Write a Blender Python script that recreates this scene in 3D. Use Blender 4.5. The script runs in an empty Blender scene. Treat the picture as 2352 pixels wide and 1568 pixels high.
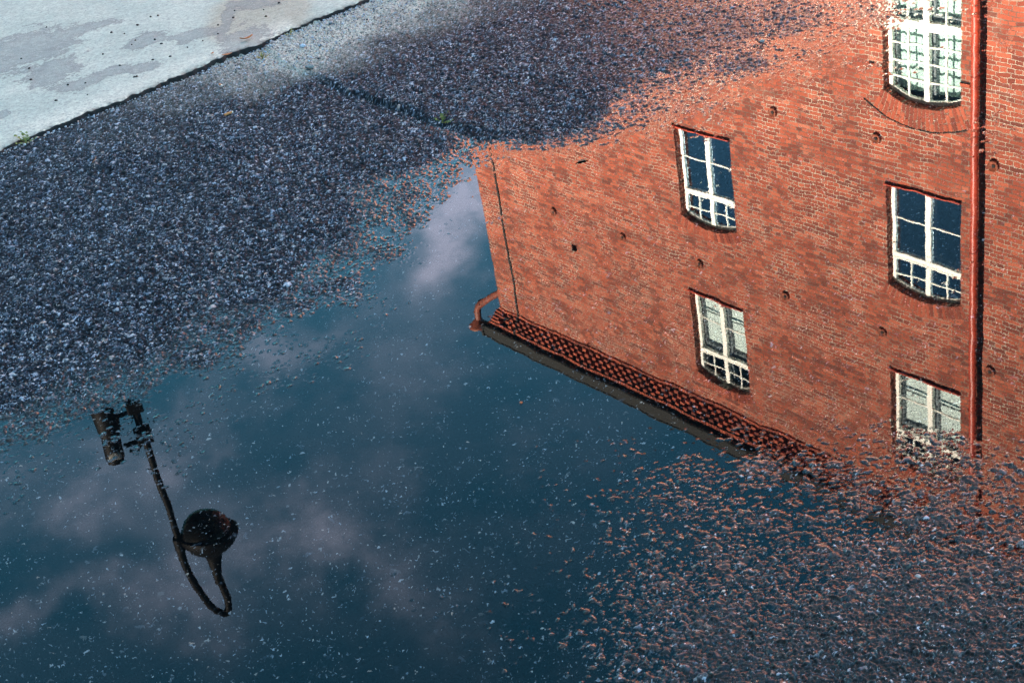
import bpy, bmesh, math, random
import numpy as np
from mathutils import Vector, Matrix
R_ = math.radians
rnd = random.Random(7)
C = bpy.context.scene.collection
scene = bpy.context.scene

# ---------------------------------------------------------------- camera
cam_d = bpy.data.cameras.new('camera'); cam = bpy.data.objects.new('camera', cam_d); C.objects.link(cam)
cam_d.sensor_width = 36; cam_d.lens = 3317.8/2352*36; cam_d.clip_start = .05; cam_d.clip_end = 3000
cr = Vector((.98492431, -.08547553, -.15039296)); cu = Vector((.17298587, .48666941, .85628779)); cf = Vector((0, .86939451, -.49411859))
M = Matrix((cr, cu, -cf)).transposed().to_4x4(); M.translation = (0, 0, 1.5)
cam.matrix_world = M
scene.camera = cam

# ---------------------------------------------------------------- sun, sky, exposure
SUN_EL, SUN_AZ = 24.0, 235.0        # azimuth clockwise from +Y
sd = bpy.data.lights.new('sun', 'SUN'); so = bpy.data.objects.new('sun', sd); C.objects.link(so)
sd.energy = 5.0; sd.angle = R_(.5); sd.color = (1, .87, .72)
sv = Vector((math.sin(R_(SUN_AZ))*math.cos(R_(SUN_EL)), math.cos(R_(SUN_AZ))*math.cos(R_(SUN_EL)), math.sin(R_(SUN_EL))))
so.rotation_euler = sv.to_track_quat('Z', 'Y').to_euler()
scene.view_settings.view_transform = 'Standard'; scene.view_settings.look = 'None'
scene.view_settings.exposure = 3.9; scene.view_settings.gamma = 1
world = bpy.data.worlds.new('World'); scene.world = world; world.use_nodes = True
# ---------------------------------------------------------------- look constants
SKY_STR = .05
SKY_TINT = (.42, .76, .78, 1); CLOUD_COL = (4.5, 4.9, 6.5, 1)
BRICK_STOPS = [(0, (.13, .038, .028)), (.25, (.20, .048, .031)), (.6, (.31, .072, .040)), (.9, (.40, .11, .064)), (1, (.45, .20, .135))]
MORT_A = (.38, .35, .29, 1); MORT_B = (.12, .09, .072, 1)
ASPH_STOPS = [(0, (.002, .0025, .0035)), (.5, (.004, .005, .007)), (.80, (.010, .012, .016)), (.90, (.035, .042, .05)), (.955, (.22, .24, .25)), (1, (.80, .80, .78))]
DRY_GAIN = 3.6
RIP_A, RIP_B = .0026, .0007
DU, DYK = .00085, 4200
COAT_W = 1.0
DEEP = (.56, 1.06, .98, 1)
OVERHEAD = (2.6, 3.1, 3.5, 1)
DRY_STOPS = [(0, (.005, .008, .010)), (.36, (.026, .038, .050)), (.66, (.095, .125, .15)), (.84, (.24, .29, .33)), (1, (.78, .82, .84))]
# traced ground heights, in metres on the ground
LOW = [(-1.4205,4.1267,0.025),(-1.4728,4.3595,0.026),(-1.6008,3.6104,0.022),(-1.3399,2.696,0.004),(-1.105,3.1898,0.014),(-1.1272,2.8013,0.006),(-1.0874,2.6193,0.0016),(-0.9598,2.6775,0.0015),(-0.9146,3.3558,0.014),(-0.7353,3.8386,0.017),(-0.4724,3.4482,0.009),(-0.2392,3.7928,0.009),(-0.598,4.5028,0.017),(-0.7912,4.4584,0.024),(-1.0505,4.3078,0.026),(-0.1158,3.8109,0.005),(-0.0164,3.7252,0.001),(-0.6921,2.8129,0.003),(-0.8013,2.756,0.0028),(-0.9158,2.6966,0.0026),(-0.5914,2.8966,0.003),(-0.4549,2.9731,0.0028),(-0.3539,3.0296,0.0028),(-0.2809,3.1648,0.0026),(-0.1966,3.3335,0.0024),(-0.1311,3.4439,0.0016),(-0.075,3.5359,0.001),(-0.0154,3.6467,0.0005),(-0.157,3.2265,-0.0036),(-0.0914,3.3429,-0.0038),(-0.0452,3.461,-0.0036),(0.0016,3.5567,-0.0034),(-0.3568,3.2561,0.003),(-0.5657,3.1178,0.005),(-0.8096,2.9675,0.005),(-0.9917,2.8531,0.004),(-0.1862,3.5074,0.003),(-1.0633,2.5054,-0.0032),(-0.8979,2.5828,-0.0032),(-0.7269,2.6823,-0.0032),(-0.5471,2.8078,-0.0032),(-0.4125,2.8697,-0.0032),(-0.2517,3.036,-0.0032),(-0.1297,3.2272,-0.0032),(-0.0357,3.4276,-0.0032),(0.0151,3.5786,-0.0025),(0.0448,3.6565,-0.002),(-0.028,3.2922,-0.005),(-0.0172,3.1375,-0.006),(0.0139,3.4102,-0.005),(-0.0795,3.1617,-0.0055),(0.0536,3.4772,-0.0045),(-0.1177,3.0352,-0.006),(-0.0269,2.9346,-0.007),(0.1139,3.6271,-0.003),(-0.8428,2.2557,-0.008),(-1.2279,2.2981,-0.008),(-0.4358,2.4279,-0.009),(-0.0829,2.4763,-0.009),(0.1547,2.9783,-0.008),(0.1527,3.4345,-0.005),(0.6187,2.7952,-0.008),(0.7868,2.1813,-0.0065),(1.1132,2.8177,-0.007),(0.4178,3.3173,-0.005),(0.8622,3.3189,-0.006),(1.3458,3.7375,-0.005),(-0.4888,1.9106,-0.009),(-0.1115,2.042,-0.007),(-0.915,1.8411,-0.009),(-0.4625,1.5183,-0.008),(-0.1671,1.7161,-0.005),(0.3479,2.4118,-0.007),(0.4079,2.2929,-0.007),(0.476,2.2305,-0.0065),(0.3624,2.2756,-0.0065),(0.5419,2.2311,-0.006),(0.2838,2.3008,-0.006),(0.6577,2.2874,-0.006),(0.837,2.1021,-0.005),(0.7241,3.4373,-0.0036),(0.6039,3.4626,-0.0034),(1.0676,3.6268,-0.0035),(1.3267,3.8587,-0.0034),(1.5598,3.8082,-0.0035),(1.7635,3.8541,-0.0035),(-0.085,1.6344,-0.0027),(-0.0574,1.7885,-0.0031),(0.0346,1.969,-0.0027),(0.1623,2.1123,-0.002),(0.2694,2.1779,-0.0019),(0.3748,2.145,-0.0022),(0.4886,2.1229,-0.002),(0.5952,2.1087,-0.0009),(0.6367,2.0661,-0.0003),(0.732,2.0289,-0.0003),(0.6788,2.0528,-0.0003),(0.6904,2.1345,-0.0045),(0.757,2.0982,-0.0045),(0.6191,2.1879,-0.0045),(0.824,1.9673,-0.0012),(1.0057,1.9579,-0.0018),(0.0245,1.7117,-0.0005),(0.1155,1.9065,-0.0004),(0.2442,2.0432,0.0006),(0.3864,2.0257,0.0012),(0.5287,1.9887,0.0013),(0.6714,1.9643,0.0015),(0.7993,1.9057,0.0014),(0.158,1.8116,0.0016),(0.3553,1.8961,0.0007),(0.296,1.7951,0.0021),(0.0954,1.6419,0.0011),(0.2209,1.6074,0.0032),(0.5063,1.9121,0.0014),(0.5886,1.828,0.001),(0.7374,1.7508,0.0007),(0.4586,1.7491,0.0027),(0.6664,1.6602,0.0022),(0.4325,1.5507,0.0054),(0.614,1.4425,0.0064),(0.6537,1.5415,0.0044),(0.8288,1.4479,0.0064),(0.3916,1.2355,0.007),(0.0265,1.3984,0)]
UPP = [(-0.5933,4.7039,0.022),(-0.699,5.1961,0.025),(-0.2102,5.718,0.026),(-0.2983,5.1304,0.022),(-0.4431,4.6169,0.024),(-0.2316,4.2053,0.02),(-0.0461,3.9202,0.016),(0.0349,3.8222,0.012),(0.1018,3.7453,0.006),(0.1943,3.6999,0.004),(0.2879,3.6759,0.0024),(0.385,3.6818,0.0012),(0.5028,3.6669,0.0003),(0.4834,3.8367,0.0022),(0.6202,3.7728,0.0004),(0.6145,3.6255,-0.0008),(0.2873,4.0664,0.009),(0.2206,4.7454,0.014),(0.5928,4.3227,0.006),(0.7973,4.011,0.0026),(0.8118,4.3825,0.0045),(1.0048,4.32,0.0032),(0.8122,3.8042,-0.001),(1.0248,3.9001,-0.0014),(1.0057,4.0656,0.0005),(1.2355,4.0474,-0.0016),(1.2636,4.2669,0.0008),(1.4483,4.2103,-0.0016),(1.6188,4.4975,-0.0012),(0.7791,3.6667,-0.0026),(0.989,3.7723,-0.0028),(1.1873,3.8942,-0.0028),(1.3978,4.0642,-0.0026),(1.1039,5.366,0.004),(1.514,5.0851,0.001),(2.0072,4.7488,-0.003),(0.3589,6.2237,0.018)]
RIDGE = [(-0.7668,5.2388),(-0.5945,4.7274),(-0.5157,4.5852),(-0.3692,4.3599),(-0.2338,4.1732),(-0.1085,3.9788),(-0.0372,3.8827),(0.0197,3.8044),(0.0983,3.7162),(0.1885,3.6514),(0.2808,3.6241),(0.3761,3.6239),(0.5173,3.6147),(0.6075,3.5908),(0.7888,3.7065),(1.0053,3.8299),(1.2175,3.9899),(1.4207,4.1304),(1.6996,4.338),(2.3336,4.8098)]
KERB = [(-1.4656,4.3334),(-1.2451,4.4942),(-0.9518,4.7625),(-0.7108,4.9521),(-0.3712,5.2372)]
SUN_PATCH = [(-0.5282,4.9098,1.5),(-0.44,5.0614,1.5),(-0.3462,5.1119,1.3),(-0.2987,5.1921,0.8),(-0.6146,4.8139,0.9),(-0.5195,4.6927,0.75),(-0.2205,5.0373,0.55),(-0.7255,4.6908,0.4),(-0.6301,4.5748,0.3),(-0.3722,4.6808,0.5),(-0.2544,4.7085,0.2),(-0.0636,5.0501,0.35),(0.094,5.0629,0.2),(-0.8727,4.552,0.15),(-1.0547,4.3253,0.07),(-1.2872,4.1124,0.05),(-0.1407,5.0967,0.8),(0.0151,5.0565,0.5),(-0.7817,4.3451,0.05),(-0.5081,4.4065,0),(-0.2987,4.3392,0),(-0.155,4.5617,0.05),(0.0617,4.5779,0),(-1.1258,3.9416,0),(-1.3612,3.8569,0),(-0.6168,3.9407,0),(0.2949,5.5333,0.3),(-0.2128,5.6125,0.8),(-0.1037,4.0461,0),(0.4613,4.353,0),(-1.4696,4.3363,0.05),(-0.7403,4.8828,0.6)]  # kerbside patch of reflected sunlight, painted pale into the asphalt colour
CLOUD = [(-0.0295,0.9081,0.4176,0.5294,0.354,-0.771,0.0322,0.0284,1.9),(-0.2313,0.8452,0.4819,0.9428,0.3047,-0.1349,0.051,0.0203,0.9),(-0.3216,0.8023,0.5029,0.9313,0.3632,-0.0279,0.0442,0.0216,0.6),(-0.1641,0.7903,0.5903,0.8325,-0.2554,0.4916,0.0965,0.0216,0.6),(-0.2435,0.7786,0.5784,0.9749,0.2021,0.093,0.0525,0.0162,0.55),(-0.0542,0.8582,0.5105,0.991,0.0878,-0.1011,0.06,0.0405,0.28),(-0.1015,0.8099,0.5777,0.9519,0.2198,-0.2136,0.084,0.0297,0.3),(-0.1397,0.8733,0.4667,0.9595,0.2219,-0.1736,0.0426,0.0135,0.5),(-0.3293,0.7557,0.5661,0.9497,0.2367,0.2051,0.0355,0.0122,0.35)]
STAIN = [(-1.6039,5.3997,0.203,0.2866),(-1.4382,5.0584,0.0958,0.1674),(-1.3988,5.555,0.1212,0.0772),(-1.1344,5.2403,0.0738,0.1284),(-1.3071,4.8501,0.0922,0.0611),(-1.1988,4.9302,0.0778,0.0626),(-1.0899,4.9186,0.0698,0.0622),(-0.836,5.336,0.0266,0.3078),(-0.937,5.2061,0.1137,0.0799),(-1.5375,4.6659,0.0299,0.048),(-0.7151,5.4914,0.1018,0.0874),(-0.746,5.0199,0.0942,0.1906)]
CRUMB = [(-1.5793,5.6602),(-1.227,5.3729),(-1.1696,5.2603),(-1.1512,5.5458),(-1.1224,5.5459),(-0.8626,5.2696),(-0.8111,5.3323),(-0.8137,5.4239),(-0.6985,5.3658),(-0.6441,5.4244),(-0.6843,5.2735),(-1.1755,5.2117),(-1.0923,5.2268),(-1.2721,5.1539),(-1.1832,4.9784),(-1.3471,4.8619),(-1.0672,4.9775),(-1.253,4.7121),(-1.2839,4.8469),(-1.1091,4.8181),(-1.1017,4.8187),(-1.006,4.9826),(-1.0591,5.1564),(-1.5403,5.1421),(-1.5043,4.9992),(-1.599,5.2833),(-0.9523,5.056),(-0.9024,5.1036),(-0.8522,5.1573),(-1.3589,4.7104),(-1.2843,5.4221),(-1.1901,5.4612)]

class NT:
    def __init__(s, tree): s.t = tree; s.n = tree.nodes; s.l = tree.links
    def node(s, typ, **kw):
        n = s.n.new(typ)
        for k, v in kw.items(): setattr(n, k, v)
        return n
    def put(s, sock, v):
        if hasattr(v, 'is_output'): s.l.new(v, sock)
        else: sock.default_value = v
    def math(s, op, a, b=0.0, c=None, clamp=False):
        n = s.node('ShaderNodeMath', operation=op, use_clamp=clamp); s.put(n.inputs[0], a); s.put(n.inputs[1], b)
        if c is not None: s.put(n.inputs[2], c)
        return n.outputs[0]
    def vmath(s, op, a, b=(0, 0, 0)):
        n = s.node('ShaderNodeVectorMath', operation=op); s.put(n.inputs[0], a)
        if op == 'SCALE': s.put(n.inputs[3], b)
        else: s.put(n.inputs[1], b)
        return n.outputs['Value'] if op in ('DOT_PRODUCT', 'LENGTH') else n.outputs[0]
    def mix(s, f, a, b, bt='MIX'):
        n = s.node('ShaderNodeMix', data_type='RGBA', blend_type=bt); s.put(n.inputs[0], f); s.put(n.inputs[6], a); s.put(n.inputs[7], b)
        return n.outputs[2]
    def noise(s, vec, scale, detail=3, rough=.5, out='Fac', dist=0):
        n = s.node('ShaderNodeTexNoise'); s.put(n.inputs['Vector'], vec); n.inputs['Scale'].default_value = scale
        n.inputs['Detail'].default_value = detail; n.inputs['Roughness'].default_value = rough; n.inputs['Distortion'].default_value = dist
        return n.outputs[out]
    def ramp(s, f, stops, interp='LINEAR'):
        n = s.node('ShaderNodeValToRGB'); s.put(n.inputs[0], f); cr_ = n.color_ramp; cr_.interpolation = interp
        while len(cr_.elements) < len(stops): cr_.elements.new(.5)
        for e, (p, c) in zip(cr_.elements, stops): e.position = p; e.color = (*c, 1) if len(c) == 3 else c
        return n.outputs[0]
    def range(s, v, a, b, c=0., d=1., smooth=True):
        n = s.node('ShaderNodeMapRange', interpolation_type='SMOOTHSTEP' if smooth else 'LINEAR')
        s.put(n.inputs[0], v); n.inputs[1].default_value = a; n.inputs[2].default_value = b; n.inputs[3].default_value = c; n.inputs[4].default_value = d
        return n.outputs[0]
def g3(v): return (v, v, v)

# ---------------------------------------------------------------- sky with thin evening cloud
nt = NT(world.node_tree)
for n in list(nt.n): nt.n.remove(n)
sky = nt.node('ShaderNodeTexSky', sky_type='NISHITA', sun_disc=False); sky.sun_elevation = R_(SUN_EL); sky.sun_rotation = R_(SUN_AZ)
sky.air_density = 1.0; sky.dust_density = .6; sky.ozone_density = 2.2
dirv = nt.node('ShaderNodeTexCoord').outputs['Generated']
dirn = nt.vmath('NORMALIZE', dirv)
wob = nt.noise(dirn, 9, 4, .6, 'Color'); wob = nt.vmath('SCALE', nt.vmath('SUBTRACT', wob, (.5, .5, .5)), .17)
dw = nt.vmath('ADD', dirn, wob)
sun_dim = nt.range(nt.vmath('DOT_PRODUCT', dirn, tuple(sv)), .0, .92)                     # added dimming of the sky round the sun, for darker stone fronts
tot = None
for (ax, ay, az_, xx, xy, xz, L, W, S) in CLOUD:
    a = Vector((ax, ay, az_)); x = Vector((xx, xy, xz)); x = (x - a*x.dot(a)).normalized(); y = a.cross(x)
    px = nt.math('DIVIDE', nt.math('SUBTRACT', nt.vmath('DOT_PRODUCT', dw, tuple(x)), a.dot(x)), L)
    py = nt.math('DIVIDE', nt.vmath('DOT_PRODUCT', dw, tuple(y)), W)
    r2 = nt.math('ADD', nt.math('MULTIPLY', px, px), nt.math('MULTIPLY', py, py))
    g = nt.math('MULTIPLY', nt.math('EXPONENT', nt.math('MULTIPLY', r2, -.8)), S)
    # only the hemisphere the cloud is in
    g = nt.math('MULTIPLY', g, nt.range(nt.vmath('DOT_PRODUCT', dirn, tuple(a)), .6, .9))
    tot = g if tot is None else nt.math('ADD', tot, g)
sz = nt.node('ShaderNodeMapping'); nt.put(sz.inputs[0], dirn); sz.inputs['Scale'].default_value = (1, 1, 1.8)
cn = nt.noise(sz.outputs[0], 7, 6, .62)
mott = nt.range(cn, .38, .62)
cl = nt.math('ADD', nt.math('MULTIPLY', tot, nt.math('ADD', .22, nt.math('MULTIPLY', mott, .65))), nt.math('MULTIPLY', mott, .05))
cl = nt.math('MINIMUM', cl, 1.0)
cloudcol = nt.mix(.55, sky.outputs[0], (1, 1, 1, 1))
nt_skyb = nt.mix(1.0, sky.outputs[0], SKY_TINT, 'MULTIPLY')
deep = nt.range(nt.vmath('DOT_PRODUCT', dirn, (-.05, .84, .54)), .35, .93)            # the clear patch opposite the sun is the deepest blue
nt_skyb = nt.mix(deep, nt.mix(1.0, nt_skyb, (1.25, 1.1, 1.0, 1), 'MULTIPLY'), nt.mix(1.0, nt_skyb, DEEP, 'MULTIPLY'))
col = nt.mix(cl, nt_skyb, CLOUD_COL)
col = nt.mix(sun_dim, col, nt.mix(1.0, col, g3(.32)+(1,), 'MULTIPLY'))
sdz = nt.node('ShaderNodeSeparateXYZ'); nt.put(sdz.inputs[0], dirn)
high = nt.math('MULTIPLY', nt.range(sdz.outputs[2], .80, .96), nt.range(nt.noise(dirn, 5, 4, .6), .3, .6, .5, 1.0))   # bright cap added overhead, out of view, to light the pavement
col = nt.mix(high, col, OVERHEAD)
bg = nt.node('ShaderNodeBackground'); nt.put(bg.inputs[0], col); bg.inputs[1].default_value = SKY_STR
nt.l.new(bg.outputs[0], nt.node('ShaderNodeOutputWorld').inputs[0])

# ---------------------------------------------------------------- helpers
def tag(o, label=None, cat=None, group=None, kind=None):
    if label: o['label'] = label
    if cat: o['category'] = cat
    if group: o['group'] = group
    if kind: o['kind'] = kind
    return o
def link(name, me, mat=None, parent=None):
    o = bpy.data.objects.new(name, me); C.objects.link(o)
    if mat is not None: me.materials.append(mat)
    if parent is not None: o.parent = parent
    return o
def empty(name, loc=(0, 0, 0), rz=0):
    o = bpy.data.objects.new(name, None); C.objects.link(o); o.location = loc; o.rotation_euler = (0, 0, rz); o.empty_display_size = .2
    return o
class MB:
    """collects simple solids and links them as one mesh object"""
    def __init__(s): s.bm = bmesh.new()
    def box(s, x0, x1, y0, y1, z0, z1):
        v = [s.bm.verts.new((x, y, z)) for x in (x0, x1) for y in (y0, y1) for z in (z0, z1)]
        for f in ((0, 1, 3, 2), (4, 6, 7, 5), (0, 4, 5, 1), (2, 3, 7, 6), (0, 2, 6, 4), (1, 5, 7, 3)): s.bm.faces.new([v[i] for i in f])
        return v
    def prism(s, pts, y0, y1):
        """pts: outline in the x,z plane, extruded y0..y1"""
        a = [s.bm.verts.new((p[0], y0, p[1])) for p in pts]; b = [s.bm.verts.new((p[0], y1, p[1])) for p in pts]
        s.bm.faces.new(a); s.bm.faces.new(b[::-1]); n = len(pts)
        for i in range(n): s.bm.faces.new((a[i], b[i], b[(i+1) % n], a[(i+1) % n]))
    def tube(s, pts, rad, seg=16, cap=True):
        pts = [Vector(p) for p in pts]; rad = rad if isinstance(rad, (list, tuple)) else [rad]*len(pts); rings = []
        ref = Vector((0, 0, 1)) if abs((pts[1]-pts[0]).normalized().z) < .9 else Vector((0, 1, 0))
        for i, p in enumerate(pts):
            d = ((pts[min(i+1, len(pts)-1)]-pts[max(i-1, 0)])).normalized()
            a = (ref - d*ref.dot(d)).normalized(); b = d.cross(a); ref = a
            rings.append([s.bm.verts.new(p + (a*math.cos(t) + b*math.sin(t))*rad[i]) for t in [2*math.pi*k/seg for k in range(seg)]])
        for r0, r1 in zip(rings, rings[1:]):
            for k in range(seg): s.bm.faces.new((r0[k], r0[(k+1) % seg], r1[(k+1) % seg], r1[k]))
        if cap: s.bm.faces.new(rings[0][::-1]); s.bm.faces.new(rings[-1])
    def lathe(s, prof, c=(0, 0, 0), axis=(0, 0, 1), seg=32):
        ax = Vector(axis).normalized(); a = ax.orthogonal().normalized(); b = ax.cross(a); rings = []
        for r, h in prof:
            rings.append([s.bm.verts.new(Vector(c) + ax*h + (a*math.cos(2*math.pi*k/seg) + b*math.sin(2*math.pi*k/seg))*max(r, 1e-4)) for k in range(seg)])
        for r0, r1 in zip(rings, rings[1:]):
            for k in range(seg): s.bm.faces.new((r0[k], r0[(k+1) % seg], r1[(k+1) % seg], r1[k]))
    def build(s, name, mat, parent=None, smooth=False, bevel=0):
        bmesh.ops.recalc_face_normals(s.bm, faces=s.bm.faces)
        me = bpy.data.meshes.new(name); s.bm.to_mesh(me); s.bm.free()
        if smooth:
            me.polygons.foreach_set('use_smooth', [True]*len(me.polygons)); me.set_sharp_from_angle(angle=R_(40))
        o = link(name, me, mat, parent)
        if bevel:
            m = o.modifiers.new('bevel', 'BEVEL'); m.width = bevel; m.segments = 2; m.limit_method = 'ANGLE'
        return o

# ---------------------------------------------------------------- materials
def newmat(name):
    m = bpy.data.materials.new(name); m.use_nodes = True; t = NT(m.node_tree); b = t.n['Principled BSDF']
    return m, t, b
def simple(name, col, rough=.6, var=.15, scale=30, metal=0, spec=.5, bump=0):
    m, t, b = newmat(name); co = t.node('ShaderNodeTexCoord').outputs['Object']
    n = t.noise(co, scale, 5, .6)
    t.put(b.inputs['Base Color'], t.mix(t.range(n, .3, .7), tuple(c*(1-var) for c in col)+(1,), tuple(min(1, c*(1+var)) for c in col)+(1,)))
    b.inputs['Roughness'].default_value = rough; b.inputs['Metallic'].default_value = metal; b.inputs['Specular IOR Level'].default_value = spec
    if bump:
        bp = t.node('ShaderNodeBump'); bp.inputs['Strength'].default_value = .5; bp.inputs['Distance'].default_value = bump
        t.put(bp.inputs['Height'], n); t.put(b.inputs['Normal'], bp.outputs[0])
    return m
def brick_palette(t, f): return t.ramp(f, BRICK_STOPS)
def brick_mat():
    m, t, b = newmat('brick'); geo = t.node('ShaderNodeNewGeometry'); co = t.node('ShaderNodeTexCoord').outputs['Object']
    sx = t.node('ShaderNodeSeparateXYZ'); t.put(sx.inputs[0], co)
    sn = t.node('ShaderNodeSeparateXYZ'); t.put(sn.inputs[0], t.node('ShaderNodeTexCoord').outputs['Normal'])
    side = t.math('GREATER_THAN', t.math('ABSOLUTE', sn.outputs[0]), .7)
    u = t.math('ADD', t.math('MULTIPLY', sx.outputs[0], t.math('SUBTRACT', 1, side)), t.math('MULTIPLY', sx.outputs[1], side))
    cv = t.node('ShaderNodeCombineXYZ'); t.put(cv.inputs[0], u); t.put(cv.inputs[1], sx.outputs[2])
    wv = t.vmath('SCALE', t.vmath('SUBTRACT', t.noise(cv.outputs[0], 7, 2, .5, 'Color'), (.5, .5, .5)), .007)
    vec = t.vmath('ADD', cv.outputs[0], wv)
    outs = []
    br = t.node('ShaderNodeTexBrick'); t.put(br.inputs['Vector'], vec); br.offset = .5; br.squash = .5; br.squash_frequency = 2
    br.inputs['Color1'].default_value = (0, 0, 0, 1); br.inputs['Color2'].default_value = (1, 1, 1, 1); br.inputs['Mortar'].default_value = (.5, .5, .5, 1)
    br.inputs['Scale'].default_value = 1; br.inputs['Brick Width'].default_value = .262; br.inputs['Row Height'].default_value = .075
    br.inputs['Mortar Size'].default_value = .0060; br.inputs['Mortar Smooth'].default_value = .25; br.inputs['Bias'].default_value = 0
    wn = t.node('ShaderNodeTexWhiteNoise', noise_dimensions='1D'); t.put(wn.inputs['W'], t.math('FLOOR', t.math('DIVIDE', sx.outputs[2], .075)))
    rowv = t.math('MULTIPLY', t.math('SUBTRACT', wn.outputs['Value'], .5), .22)
    tone = t.math('ADD', t.math('ADD', rowv, t.math('MULTIPLY', br.outputs[0], .8)), t.math('MULTIPLY', t.noise(vec, 2.2, 4, .6), .10))
    c = brick_palette(t, tone)
    c = t.mix(t.range(t.noise(vec, 45, 4, .7), .35, .7, 0, .35), c, (.10, .035, .022, 1))
    soot = t.range(t.noise(vec, .55, 5, .65), .5, .72, 0, .14)
    c = t.mix(soot, c, (.11, .05, .035, 1))
    pale = t.range(t.noise(t.vmath('ADD', vec, (11, 5, 0)), 1.1, 5, .7), .55, .75, 0, .14)
    c = t.mix(pale, c, (.50, .34, .25, 1))
    mortc = t.mix(t.range(t.noise(vec, 1.3, 3, .6), .4, .62), MORT_A, MORT_B)
    c = t.mix(br.outputs['Fac'], c, mortc)
    t.put(b.inputs['Base Color'], c); b.inputs['Roughness'].default_value = .9; b.inputs['Specular IOR Level'].default_value = .2
    bp = t.node('ShaderNodeBump'); bp.inputs['Strength'].default_value = .8; bp.inputs['Distance'].default_value = .008
    hgt = t.math('ADD', t.math('MULTIPLY', br.outputs['Fac'], -1), t.math('ADD', t.math('MULTIPLY', t.noise(vec, 40, 4, .6), .25), t.math('MULTIPLY', br.outputs[0], .35)))
    t.put(bp.inputs['Height'], hgt); t.put(b.inputs['Normal'], bp.outputs[0])
    return m
def brick_unit_mat():
    m, t, b = newmat('brick unit'); geo = t.node('ShaderNodeNewGeometry'); co = t.node('ShaderNodeTexCoord').outputs['Object']
    c = brick_palette(t, t.math('ADD', .02, t.math('MULTIPLY', geo.outputs['Random Per Island'], .75)))
    c = t.mix(t.range(t.noise(co, 30, 4, .7), .4, .7, 0, .35), c, (.10, .035, .022, 1))
    t.put(b.inputs['Base Color'], c); b.inputs['Roughness'].default_value = .9; b.inputs['Specular IOR Level'].default_value = .2
    bp = t.node('ShaderNodeBump'); bp.inputs['Strength'].default_value = .6; bp.inputs['Distance'].default_value = .006
    t.put(bp.inputs['Height'], t.noise(co, 40, 4, .6)); t.put(b.inputs['Normal'], bp.outputs[0])
    return m
BRICK = brick_mat(); BRICK_U = brick_unit_mat()
MORTAR = simple('mortar', (.30, .27, .22), .95, .2, 20)
WHITE = simple('white window paint', (.80, .80, .74), .45, .05, 12)
GREYW = simple('grey inner frame', (.22, .22, .24), .6, .15, 12)
DARKIN = simple('dark room', (.012, .014, .016), .9, .3, 2)
BLIND = simple('pale roller blind', (.74, .76, .74), .85, .04, 3)
CURT = simple('pale green curtain', (.56, .68, .64), .85, .10, 5)
REDPIPE = simple('red painted metal', (.34, .042, .018), .45, .25, 6)
RUSTPIPE = simple('rusty red metal', (.15, .035, .017), .6, .35, 12)
IRON = simple('rusty iron', (.20, .05, .022), .7, .4, 25)
BLACKM = simple('dark painted metal', (.0018, .0018, .0018), .6, .2, 10, spec=.08)
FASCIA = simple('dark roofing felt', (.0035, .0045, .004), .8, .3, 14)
ROOF = simple('dark sheet roof', (.03, .03, .032), .5, .2, 3)
SEAL_SHADE = simple('black sealant and shade', (.006, .006, .006), .8, .2, 10)
LAMPG = simple('smoky lamp glass', (.006, .006, .006), .25, .2, 8, spec=.25)
LENS = simple('grey spotlight lens', (.22, .22, .21), .3, .2, 8)
def glass_mat(gain, cap, tint):
    m = bpy.data.materials.new('window glass'); m.use_nodes = True; t = NT(m.node_tree); t.n.remove(t.n['Principled BSDF'])
    gl = t.node('ShaderNodeBsdfGlossy'); gl.inputs['Roughness'].default_value = .015; gl.inputs[0].default_value = tint
    co = t.node('ShaderNodeTexCoord').outputs['Object']; nz = t.vmath('SCALE', t.vmath('SUBTRACT', t.noise(co, 1.6, 2, .5, 'Color'), (.5, .5, .5)), .02)
    nn = t.vmath('NORMALIZE', t.vmath('ADD', t.node('ShaderNodeNewGeometry').outputs['Normal'], nz)); t.put(gl.inputs['Normal'], nn)
    tr = t.node('ShaderNodeBsdfTransparent'); tr.inputs[0].default_value = (.82, .9, .9, 1)
    fr = t.node('ShaderNodeFresnel'); fr.inputs[0].default_value = 1.9
    mx = t.node('ShaderNodeMixShader'); t.put(mx.inputs[0], t.math('MINIMUM', t.math('MULTIPLY', fr.outputs[0], gain), cap)); t.l.new(tr.outputs[0], mx.inputs[1]); t.l.new(gl.outputs[0], mx.inputs[2])
    t.l.new(mx.outputs[0], t.n['Material Output'].inputs[0]); return m
GLASS = glass_mat(1.2, .4, (.9, 1, 1, 1)); GLASS_SKY = glass_mat(7.0, .85, (.60, .84, 1, 1))

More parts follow.
